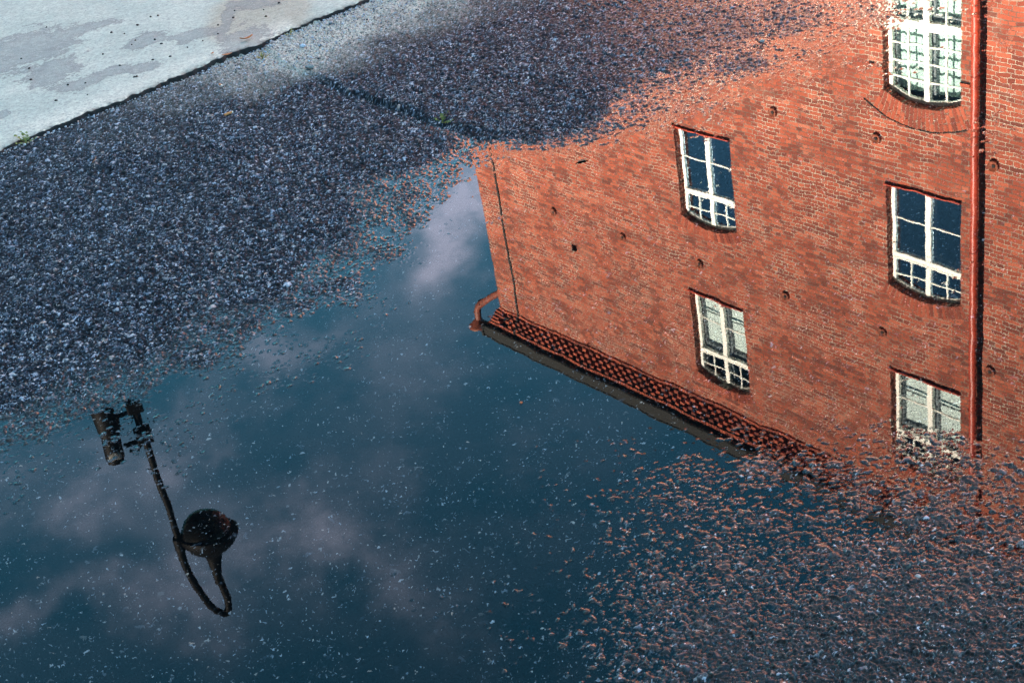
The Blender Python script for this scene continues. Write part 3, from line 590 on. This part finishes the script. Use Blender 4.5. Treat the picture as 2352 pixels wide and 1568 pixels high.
# facade with real openings: outline + holes filled, then reveals
bm = bmesh.new()
def loop(pts, y=0):
    v = [bm.verts.new((p[0], y, p[1])) for p in pts]
    return v, [bm.edges.new((v[i], v[(i+1) % len(v)])) for i in range(len(v))]
HOLE = (-22.84, -22.66, 12.80, 12.97)
edges = []
outer = []
nseg = 12
o_pts = [(UL, 0), (UR, 0), (UR, ZT), (UL, ZT)]
edges += loop(o_pts)[1]
holes = []
for (u0, u1, z0, zs, rise, ci, ri) in openings:
    arc, _ = arc_pts(u0, u1, zs, rise); pts = [(u0, z0)]+arc+[(u1, z0)]
    v, e = loop(pts); edges += e; holes.append((v, REV+.12))
v, e = loop([(HOLE[0], HOLE[2]), (HOLE[0], HOLE[3]), (HOLE[1], HOLE[3]), (HOLE[1], HOLE[2])]); edges += e; holes.append((v, .25))
bmesh.ops.triangle_fill(bm, use_beauty=True, use_dissolve=False, edges=edges)
# triangle_fill may also fill the holes: remove faces whose centre is inside an opening
def inside(u, z):
    for (u0, u1, z0, zs, rise, ci, ri) in openings:
        if u0 < u < u1 and z0 < z < zs: return True
        if u0 < u < u1 and zs <= z:
            _, (um, zc, R, a) = arc_pts(u0, u1, zs, rise)
            if (u-um)**2+(z-zc)**2 < (R*.9995)**2 and z > zs-.001: return True
    return HOLE[0] < u < HOLE[1] and HOLE[2] < z < HOLE[3]
bad = [f for f in bm.faces if inside(f.calc_center_median().x, f.calc_center_median().z)]
bmesh.ops.delete(bm, geom=bad, context='FACES_ONLY')
for f in bm.faces:
    if f.normal.y > 0: f.normal_flip()
for v, dep in holes:
    w = [bm.verts.new((p.co.x, dep, p.co.z)) for p in v]; n = len(v)
    for i in range(n):
        f = bm.faces.new((v[i], v[(i+1) % n], w[(i+1) % n], w[i]))
    cen = sum((p.co for p in v), Vector())/n
    if n == 4: bm.faces.new(w)
DEP = 12.0
# side and back walls
def quad(*p): bm.faces.new([bm.verts.new(q) for q in p])
quad((UL, 0, 0), (UL, 0, ZT), (UL, DEP, ZT), (UL, DEP, 0)); quad((UR, 0, 0), (UR, DEP, 0), (UR, DEP, ZT), (UR, 0, ZT)); quad((UL, DEP, 0), (UL, DEP, ZT), (UR, DEP, ZT), (UR, DEP, 0))
me = bpy.data.meshes.new('wall'); bm.to_mesh(me); bm.free(); wall = link('wall', me, BRICK, B)
me.materials.append(DARKIN)
for p in me.polygons:
    c = p.center
    if HOLE[0] <= c.x <= HOLE[1] and HOLE[2] <= c.z <= HOLE[3] and c.y > .05: p.material_index = 1

# corbelled cornice of staggered headers, real bricks
cn = MB(); mo = MB(); r = random.Random(11)
def brick(mbx, u0, u1, z0, z1, y0, y1=.10):
    j = .002; v = mbx.box(u0+r.uniform(0, j), u1-r.uniform(0, j), y0+r.uniform(-.003, .003), y1, z0, z1+r.uniform(-j, 0))
ROW = .0765; JT = .010; z = 15.43
lev = [(.032, 'run'), (.085, 'a'), (.125, 'b'), (.165, 'a'), (.205, 'b')]
for (p, kind) in lev:
    if kind == 'run':
        u = UL-p
        while u < UR: brick(cn, u, min(u+.25, UR), z, z+ROW-JT, -p); u += .26
    else:
        # end block runs round the corner, then every other header
        brick(cn, UL-p, UL-p+.25+(.13 if kind == 'b' else 0), z, z+ROW-JT*.4, -p)
        u = UL-p+.25+.125+(.125 if kind == 'b' else 0); u = UL+.35+(.125 if kind == 'b' else 0)
        while u < UR: brick(cn, u, u+.122, z, z+ROW-JT*.4, -p); u += .25
    mo.box(UL-p+.09, UR, -p+.115, .09, z-.001, z+ROW+.001)
    z += ROW
# rowlock course
p = .24; u = UL-p
mo.box(UL-p+.02, UR, -p+.012, .09, z-.0015, z+.122)
while u < UR: brick(cn, u, u+.066, z, z+.118, -p); u += .078
zc_top = z+.12
corn = cn.build('cornice', BRICK_U, B); mort = mo.build('mortar_bed', simple('shadow-black mortar', (.008, .006, .005), .95, .3, 20), corn)  # bed coloured near-black to paint the deep shadow between the headers
# eaves: soffit, dark fascia gutter, roof
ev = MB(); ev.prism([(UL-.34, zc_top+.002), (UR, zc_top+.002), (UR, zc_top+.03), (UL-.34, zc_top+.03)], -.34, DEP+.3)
eav = ev.build('eaves', SEAL_SHADE, B)
fa = MB(); prof = [(-.345, zc_top-.005), (-.372, zc_top+.02), (-.388, zc_top+.27), (-.36, zc_top+.27), (-.345, zc_top+.05)]
fu = [UL-.36+i*.75 for i in range(int((UR-UL+.36)/.75)+1)]; rings = []
for i, uu in enumerate(fu):
    dz = r.uniform(-.008, .008); rings.append([fa.bm.verts.new((uu, a, b+dz)) for a, b in prof])
for a, b in zip(rings, rings[1:]):
    for k in range(5): fa.bm.faces.new((a[k], a[(k+1) % 5], b[(k+1) % 5], b[k]))
fa.bm.faces.new(rings[0]); fa.bm.faces.new(rings[-1][::-1])
fa.box(UL-.40, UL-.345, -.40, DEP, zc_top-.01, zc_top+.27)
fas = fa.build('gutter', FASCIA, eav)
rim = MB(); rim.tube([(uu, -.392, zc_top+.275+r.uniform(-.006, .006)) for uu in fu], .016, 8); rim.box(UL-.42, UL-.33, -.42, -.30, zc_top+.20, zc_top+.29); rim.build('gutter_rim', SEAL_SHADE, eav)
rf = MB(); rf.bm.faces.new([rf.bm.verts.new(q) for q in ((UL-.3, -.3, zc_top+.25), (UR, -.3, zc_top+.25), (UR, DEP/2, zc_top+1.6), (UL-.3, DEP/2, zc_top+1.6))])
rf.bm.faces.new([rf.bm.verts.new(q) for q in ((UL-.3, DEP/2, zc_top+1.6), (UR, DEP/2, zc_top+1.6), (UR, DEP+.3, zc_top+.2), (UL-.3, DEP+.3, zc_top+.2))]); rf.build('roof', ROOF, B)
# movement joint near the corner
jm = MB(); zz = 5.0
while zz < zc_top-.01:
    h = r.uniform(.5, 1.2); dx = r.uniform(-.008, .008)
    jm.box(-25.292+dx, -25.238+dx, -.022, .02, zz, min(zz+h, 15.42)); zz += h
    if zz > 15.42: break
for k, (p, _) in enumerate(lev): jm.box(-25.29, -25.24, -p-.006, -p+.02, 15.43+k*ROW, 15.43+(k+1)*ROW)
jm.box(-25.29, -25.24, -.248, -.2, 15.43+5*ROW, zc_top)
jm.build('movement_joint', SEAL_SHADE, B)

# arches of standing bricks over the windows
def make_arch(u0, u1, zs, rise, depth, rings_, name='window_arch'):
    _, (um, zc, R, a) = arc_pts(u0, u1, zs, rise); m = MB(); rr = random.Random(int(u0*100+zs*10)); a2 = a+.02
    bed = MB(); N_ = int(2*a2*(R+depth*.5)/.078); ext = 2*a2/N_
    arc_in = [(um+(R+.002)*math.sin(t), zc+(R+.002)*math.cos(t)) for t in [-a2+2*a2*i/20 for i in range(21)]]
    arc_out = [(um+(R+depth)*math.sin(t), zc+(R+depth)*math.cos(t)) for t in [a2-2*a2*i/20 for i in range(21)]]
    bed.prism(arc_in+arc_out, -.003, .05)
    for i in range(N_):
        t0 = -a2+ext*i+.0045/R; t1 = -a2+ext*(i+1)-.0045/R; cuts = [0, depth] if rings_ == 1 else ([0, depth*.62, depth] if i % 2 else [0, depth*.38, depth])
        for c0, c1 in zip(cuts, cuts[1:]):
            ra, rb = R+c0+.004, R+c1-.004; yy = -.008-rr.uniform(0, .004)
            m.prism([(um+ra*math.sin(t0), zc+ra*math.cos(t0)), (um+ra*math.sin(t1), zc+ra*math.cos(t1)), (um+rb*math.sin(t1), zc+rb*math.cos(t1)), (um+rb*math.sin(t0), zc+rb*math.cos(t0))], yy, .04)
    o = m.build(name, BRICK_U, B); bed.build('mortar_bed', MORTAR, o)
    return (um, zc, R, a2)
for (u0, u1, z0, zs, rise, ci, ri) in openings:
    if ri == 0:
        um, zc, R, a2 = make_arch(u0, u1, zs, rise, .37, 2)
        # thin dark line over the wide arch, with impost bricks
        h = MB(); Rh = R+.385; pts = [(um+Rh*math.sin(t), -.004, zc+Rh*math.cos(t)) for t in [-a2*1.22+2.44*a2*i/24 for i in range(25)]]
        h.tube(pts, .014, 6); h.build('arch_line', SEAL_SHADE, B)
        for qa, qb in ((u0-.26, u0-.005), (u1+.005, u1+.17)):
            im = MB(); im.box(qa, qb, -.03, .05, 7.10, 7.165); ib = im.build('impost_brick', BRICK_U, B)
            iv = MB(); iv.box(qa-.008, qb-.001, -.006, .05, 7.072, 7.098); iv.build('impost_shadow', SEAL_SHADE, ib)  # black strip stands in for the shadow under the impost brick
    else: make_arch(u0, u1, zs, rise, .24 if ri == 1 else .22, 1)

# windows
def arched_frame(m, u0, u1, z0, zs, rise, w, y0, y1):
    """outer frame of an arched window: stiles, bottom rail and curved head"""
    m.box(u0+.001, u0+w, y0, y1, z0+w, zs+.0); m.box(u1-w, u1-.001, y0, y1, z0+w, zs+.0); m.box(u0+.001, u1-.001, y0, y1, z0+.001, z0+w)
    ao, (um, zc, R, a) = arc_pts(u0+.001, u1-.001, zs, rise, 18); ai = [(um+(R-w)*math.sin(t)*1.0, zc+(R-w)*math.cos(t)) for t in [-a+2*a*i/18 for i in range(19)]]
    A_ = [(u0+.001, zs)]+ao[1:-1]+[(u1-.001, zs)]
    ai[0] = (u0+w, zs-.002); ai[-1] = (u1-w, zs-.002)
    ai = [(min(max(p[0], u0+w), u1-w), p[1]) for p in ai]
    for i in range(18): m.prism([A_[i], A_[i+1], ai[i+1], ai[i]], y0, y1)
def ztop(u, u0, u1, zs, rise):
    _, (um, zc, R, a) = arc_pts(u0, u1, zs, rise); return zc+math.sqrt(max(0, R*R-(u-um)**2))
YF = REV
def make_window(ri, blind):
    u0, u1 = 0.0, 1.475; z0, zs, rise = rows[ri]; zs = zs-z0; z0 = 0.; mid = (u0+u1)/2
    m = MB(); w = .072; arched_frame(m, u0, u1, z0, zs, rise, w, YF, YF+.075)
    win = m.build('window', WHITE, B, bevel=.006)
    zt0, zt1 = (1.345, 1.465) if ri else (1.37, 1.49)
    if ri == 2: zt0, zt1 = 1.375, 1.49
    mu = MB(); mu.box(mid-.055, mid+.055, YF-.012, YF+.07, w+.001, zt0-.001); mu.box(mid-.05, mid+.05, YF-.010, YF+.07, zt1+.001, ztop(mid, u0, u1, zs, rise)-w*.6); mu.build('mullion', WHITE, win, bevel=.006)
    tr = MB(); tr.box(u0+w*.5, u1-w*.5, YF-.02, YF+.07, zt0, zt0+.035); tr.box(u0+w*.5, u1-w*.5, YF-.008, YF+.07, zt0+.035, zt1-.03); tr.box(u0+w*.5, u1-w*.5, YF-.016, YF+.07, zt1-.03, zt1); tr.build('transom', WHITE, win, bevel=.004)
    b = .0125
    for s0, s1 in ((u0+w, mid-.05), (mid+.05, u1-w)):
        gb = MB(); c = (s0+s1)/2
        if ri:
            gb.box(s0, s1, YF+.012, YF+.045, .675-b, .675+b); gb.build('glazing_bar', WHITE, win, bevel=.003); gb = MB()
            gb.box(c-b, c+b, YF+.010, YF+.044, zt1, ztop(c, u0, u1, zs, rise)-w*.7)
            zz = zt1+.275; gb.box(s0, s1, YF+.012, YF+.046, zz-b, zz+b)
        else:
            for zz in (.45, .9): gb.box(s0, s1, YF+.012, YF+.046, zz-b, zz+b)
            gb.box(c-b, c+b, YF+.010, YF+.044, w, zt0); gb.build('glazing_bar', WHITE, win, bevel=.003); gb = MB()
            gb.box(c-b*1.3, c+b*1.3, YF+.010, YF+.044, zt1, ztop(c, u0, u1, zs, rise)-w*.7)
            for zz in (zt1+.28, zt1+.58, zt1+.86): gb.box(s0, s1, YF+.012, YF+.046, zz-b*1.2, zz+b*1.2)
        gb.build('glazing_bar', WHITE, win, bevel=.003)
    pa, _ = arc_pts(u0+.03, u1-.03, zs-.01, rise, 18)
    g = MB(); g.bm.faces.new([g.bm.verts.new((p[0], YF+.03, p[1])) for p in [(u0+.03, .03)]+pa+[(u1-.03, .03)]]); pane = g.build('pane', GLASS_SKY if ri == 1 else GLASS, win)
    if pane.data.polygons[0].normal.y > 0: pane.data.flip_normals()
    # grey inner frame and sill board behind the glass
    yi0, yi1 = YF+.11, YF+.19
    for s0, s1 in ((u0+.02, mid-.02), (mid+.02, u1-.02)):
        inn = MB(); inn.box(s0, s0+.07, yi0, yi1, .01, zs+.02); inn.box(s1-.07, s1, yi0, yi1, .01, zs+.02); inn.box(s0+.07, s1-.07, yi0, yi1, zt0-.08, zt0+.03); inn.box(s0+.07, s1-.07, yi0, yi1, .01, .07)
        inn.build('inner_frame', GREYW, win)
    # dark room behind
    bx = MB(); bx.box(u0-.5, u1+.5, YF+.32, YF+3.2, -.4, zs+rise+.35); room = bx.build('room', simple('sky-tinted room', (.03, .065, .10), .9, .3, 2) if ri == 1 else DARKIN, win)  # middle row: blue room colour stands in for sky mirrored in the glass
    for p in list(room.data.polygons): pass
    bmm = bmesh.new(); bmm.from_mesh(room.data); bmesh.ops.delete(bmm, geom=[f for f in bmm.faces if f.calc_center_median().y < YF+.4], context='FACES_ONLY'); bmm.to_mesh(room.data); bmm.free()
    if blind == 'blind':
        bl = MB(); bl.box(u0+.03, u1-.03, YF+.195, YF+.2, .02, zt0-.03); bl.build('blind', BLIND, win)
        rd = MB(); rd.tube([(u0+.03, YF+.18, .52), (mid, YF+.18, .51), (u1-.03, YF+.18, .53)], .012, 8); rd.build('blind_rod', simple('blue rod', (.10, .17, .20), .5), win)
    if blind == 'curtain':
        bl = MB(); pts = []; n = 44
        pr = [(u0+.02+(u1-.04)*i/n, YF+.215+.010*math.sin(i*1.9)+.006*math.sin(i*.7)) for i in range(n+1)]
        for (a, ya), (b_, yb) in zip(pr, pr[1:]): bl.bm.faces.new([bl.bm.verts.new(q) for q in ((a, ya, .02), (b_, yb, .02), (b_, yb, zs+.05), (a, ya, zs+.05))])
        bl.build('curtain', CURT, win)
    sl = MB(); sl.prism([(-.0, 0), (1, 0)], 0, 0) if False else None
    pr = [(-.062, -.035), (-.062, -.012), (YF, .03), (YF, -.002)]
    L = [sl.bm.verts.new((u0-.02, a, b_-.0)) for a, b_ in pr]; Rr = [sl.bm.verts.new((u1+.012, a, b_)) for a, b_ in pr]
    for k in range(4): sl.bm.faces.new((L[k], L[(k+1) % 4], Rr[(k+1) % 4], Rr[k]))
    sl.bm.faces.new(L); sl.bm.faces.new(Rr[::-1]); sl.build('sill', REDPIPE, win)
    return win
def copy_part(o, parent, loc):
    c = o.copy(); C.objects.link(c); c.parent = parent; c.location = loc
    for ch in list(o.children): d = ch.copy(); C.objects.link(d); d.parent = c
    return c
protos_w = [make_window(0, 'curtain'), make_window(1, None), make_window(2, 'blind')]
for (u0, u1, z0, zs, rise, ci, ri) in openings:
    if ci == 0: protos_w[ri].location = (u0, 0, z0)
    else: copy_part(protos_w[ri], B, (u0, 0, z0))
# iron tie plates: round dished washers with a bolt
def tie(u, z):
    m = MB(); m.lathe([(.03, .02), (.05, .03), (.078, .055), (.09, .05), (.09, 0)], (0, 0, 0), (0, -1, 0), 24); o = m.build('tie_plate', IRON, B, True); o.location = (u, -.001, z)
    b = MB(); b.box(-.026, .026, -.035, 0, -.026, .026); b.build('bolt', SEAL_SHADE, o, bevel=.004)
    return o
t0 = tie(-23.272, 12.10)
for k in range(1, 7): copy_part(t0, B, (-23.272+2.244*k, -.001, 12.105+.004*k))
for k in range(2, 8): copy_part(t0, B, (-23.272+2.244*k, -.001, 8.385))
# red downpipe with collars and brackets
pu = -12.275
dp = MB(); dp.tube([(pu, -.20, 0), (pu, -.20, 15.2), (pu, -.25, 15.5), (pu, -.36, 15.85)], .06, 20); pipe = dp.build('downpipe', REDPIPE, B, True)
for zz in (1.2, 4.0, 6.894, 9.9, 12.9):
    cm = MB(); cm.lathe([(.060, -.02), (.068, -.018), (.068, .018), (.060, .02)], (pu, -.20, zz), (0, 0, 1), 20); cm.box(pu-.012, pu+.012, -.14, .0, zz-.012, zz+.012); cm.build('collar', REDPIPE, pipe, True)
# corner downpipe of the side wall
cp = MB(); YS = .2
cp.tube([(UL-.10, YS, 0), (UL-.10, YS, 15.02), (UL-.14, YS, 15.14), (UL-.28, YS, 15.24), (-27.10, YS, 15.80), (-27.25, YS, 15.92), (-27.32, YS, 16.05), (-27.36, YS, 16.36)], [.085]*8, 20)
cpo = cp.build('corner_downpipe', RUSTPIPE, B, True)
fn = MB(); fn.lathe([(.088, 0), (.13, .05), (.25, .18), (.28, .22), (.28, .26), (.25, .26)], (-27.37, YS, 16.34), (0, 0, 1), 28); fn.tube([(-27.37, YS, 16.55), (UL-.3, YS, 16.55)], .07, 12); fn.build('funnel', RUSTPIPE, cpo, True)
for q in ((-27.08, 15.78), (-27.34, 16.10)):
    cc = MB(); cc.lathe([(.086, -.02), (.096, -.018), (.096, .018), (.086, .02)], (q[0], YS, q[1]), (-.75, 0, .66) if q[1] < 16 else (0, 0, 1), 20); cc.build('collar', RUSTPIPE, cpo, True)

# ---------------------------------------------------------------- street lamp
K = 1.5
LE = Vector((.957, .29, 0)); LP = Vector((-3.503, 11.475, 0)); LF = Vector((.29, -.957, 0))   # lateral, foot, towards the viewer
lam = empty('street_lamp', tuple(LP), math.atan2(LE.y, LE.x)); tag(lam, 'black swan-necked street lamp with round shade and a clamped spotlight, mirrored in the puddle', 'street lamp')
def zl(z): return (z+1.5)*K-1.5
def P_(s, z, f=0): return (s*K, -f*K, zl(z))
pl = MB(); pl.tube([(0, 0, 0), (0, 0, .5), (0, 0, .55), P_(0, 2.7), P_(0, 3.88)], [.07, .07, .042, .036, .031], 16); pl.build('pole', BLACKM, lam, True)
nk = MB(); npts = [(-.003, 3.87), (-.01, 3.97), (-.012, 4.06), (0, 4.17), (.022, 4.28), (.052, 4.40), (.083, 4.485), (.112, 4.53), (.140, 4.545), (.163, 4.525), (.177, 4.47), (.180, 4.41), (.176, 4.34), (.170, 4.26)]
def smooth_line(p, n=5):
    out = []
    for i in range(len(p)-1):
        a, b_, c, d = (Vector(p[max(i-1, 0)]), Vector(p[i]), Vector(p[i+1]), Vector(p[min(i+2, len(p)-1)]))
        for k in range(n):
            t = k/n; out.append(.5*((2*b_)+(c-a)*t+(2*a-5*b_+4*c-d)*t*t+(3*b_-a-3*c+d)*t**3))
    return out+[Vector(p[-1])]
nk.tube([P_(q[0], q[1]) for q in smooth_line(npts)], .035, 16); neck = nk.build('neck', BLACKM, lam, True)
co_ = MB(); co_.lathe([(.032, -.09), (.055, -.08), (.055, .06), (.032, .075)], P_(0, 3.90), (0, 0, 1), 20); co_.box(.02, .16, -.03, .03, zl(3.86), zl(3.90)); co_.build('collar', BLACKM, lam, True)
HC = Vector(P_(.195, 3.90)); ax = Vector((-.10, -.12, 1)).normalized()
sh = MB(); sh.lathe([(.255, -.03), (.285, -.025), (.285, .0), (.27, .05), (.225, .12), (.16, .175), (.10, .21), (.075, .26), (.062, .34), (.045, .46), (.034, .56), (.02, .56)], HC, ax, 40)
shd = sh.build('shade', BLACKM, lam, True)
bo = MB(); bo.lathe([(.245, -.02), (.24, -.07), (.21, -.14), (.155, -.20), (.08, -.235), (0, -.245)], HC+Vector((-.02, 0, 0)), ax, 40); bo.build('glass_bowl', LAMPG, shd, True)
for zz in (2.83, 3.045):
    cl_ = MB(); v = cl_.box(-.075, .075, -.07, .07, zl(zz)-.065, zl(zz)+.065); cl_.box(-.20, -.07, -.02, .02, zl(zz+(.035 if zz < 2.9 else .03))-.018, zl(zz+(.035 if zz < 2.9 else .03))+.018); cl_.build('clamp', BLACKM, lam, bevel=.014)
hk = MB(); hk.tube([P_(-.03, 3.085), P_(-.05, 3.12), P_(-.09, 3.13), P_(-.105, 3.115)], .016, 8); hk.build('hook', BLACKM, lam, True)
sp = MB(); S0 = Vector(P_(-.172, 2.78, .0)); S1 = Vector(P_(-.205, 3.15, .04)); sa = (S1-S0).normalized(); Ls = (S1-S0).length
sp.lathe([(0, -.02), (.112, 0), (.118, .05), (.100, .24), (.082, .30), (.086, .32), (.086, Ls-.06), (.075, Ls-.01), (0, Ls)], S0, sa, 28)
spo = sp.build('spotlight', BLACKM, lam, True)
ln = MB(); fa_ = (sa+Vector((0, -1.6, -.3))).normalized(); ln.lathe([(.06, -.03), (.058, .01), (.04, .02), (0, .023)], S1-sa*.10+Vector((0, -.068, 0)), Vector((0, -1, .12)), 24); ln.build('lens', LENS, spo, True)

# ---------------------------------------------------------------- tree whose twigs show beside the building corner
def tree(x, y, zc, rad, seed, label, n=9000):
    e = empty('leafy_tree', (x, y, 0)); tag(e, label, 'tree'); rr = random.Random(seed)
    tk = MB(); tk.tube([(0, 0, 0), (.1, 0, zc*.4), (.05, .1, zc*.8), (.1, .1, zc+rad*.5)], [.35, .27, .17, .05], 12)
    ends = []
    for i in range(22):
        z0 = zc*rr.uniform(.55, 1.0); a = rr.uniform(0, 6.28); L = rad*rr.uniform(.6, 1.05); p0 = Vector((.07, .05, z0)); p2 = p0+Vector((math.cos(a)*L, math.sin(a)*L, rr.uniform(.2, .8)*rad)); p1 = (p0+p2)/2+Vector((0, 0, -.12*L))
        tk.tube([p0, p1, p2], [.09, .05, .02], 6); ends += [p1, p2, (p1+p2)/2]
    tk.build('trunk', simple('bark', (.07, .055, .045), .9, .3, 8), e, True)
    rs = np.random.RandomState(seed); E_ = np.array([list(v) for v in ends]); c = E_[rs.randint(len(E_), size=n)]+rs.normal(0, rad*.17, (n, 3))
    a = rs.normal(size=(n, 3)); a /= np.linalg.norm(a, axis=1)[:, None]; b = np.cross(a, rs.normal(size=(n, 3))); b /= np.linalg.norm(b, axis=1)[:, None]; s = rs.uniform(.05, .11, (n, 1))
    V = np.stack([c-a*s, c-b*s*.45, c+a*s, c+b*s*.45], 1).reshape(-1, 3); F_ = np.arange(4*n).reshape(-1, 4)
    me = bpy.data.meshes.new('crown'); me.from_pydata(V.tolist(), [], F_.tolist()); link('crown', me, simple('foliage', (.05, .085, .02), .7, .4, 1.5), e)
tree(1.05, 45, 14.6, 2.3, 5, 'leafy green tree rising behind the left corner of the brick building')

# ---------------------------------------------------------------- building across the street: it keeps the ground in shade
O = empty('street_building', (-math.sin(AZ)*13.0, -math.cos(AZ)*13.0, 0), -AZ); tag(O, 'low plastered building across the street behind the viewer', 'building')
ow = MB(); ow.box(-36, 30, -10, 0, 0, 9.4); ow.build('wall', simple('grey plaster', (.30, .28, .25), .9, .1, 1), O)
orf = MB(); orf.prism([(-36.4, 9.402), (30.4, 9.402), (30.4, 9.6), (-36.4, 9.6)], -10.4, .4); orf.build('roof', ROOF, O)
wf = MB(); wf.box(-.6, .6, 0, .05, 0, 1.6); w0 = wf.build('window', WHITE, O); wp = MB(); wp.box(-.52, .52, .051, .056, .08, 1.52); wp.build('pane', simple('dark pane', (.02, .025, .03), .1), w0)
first = True
for k in range(-12, 11):
    for zz in (1.4, 4.3, 7.0):
        if first: w0.location = (k*2.8, 0.001, zz); first = False
        else: copy_part(w0, O, (k*2.8, 0.001, zz))
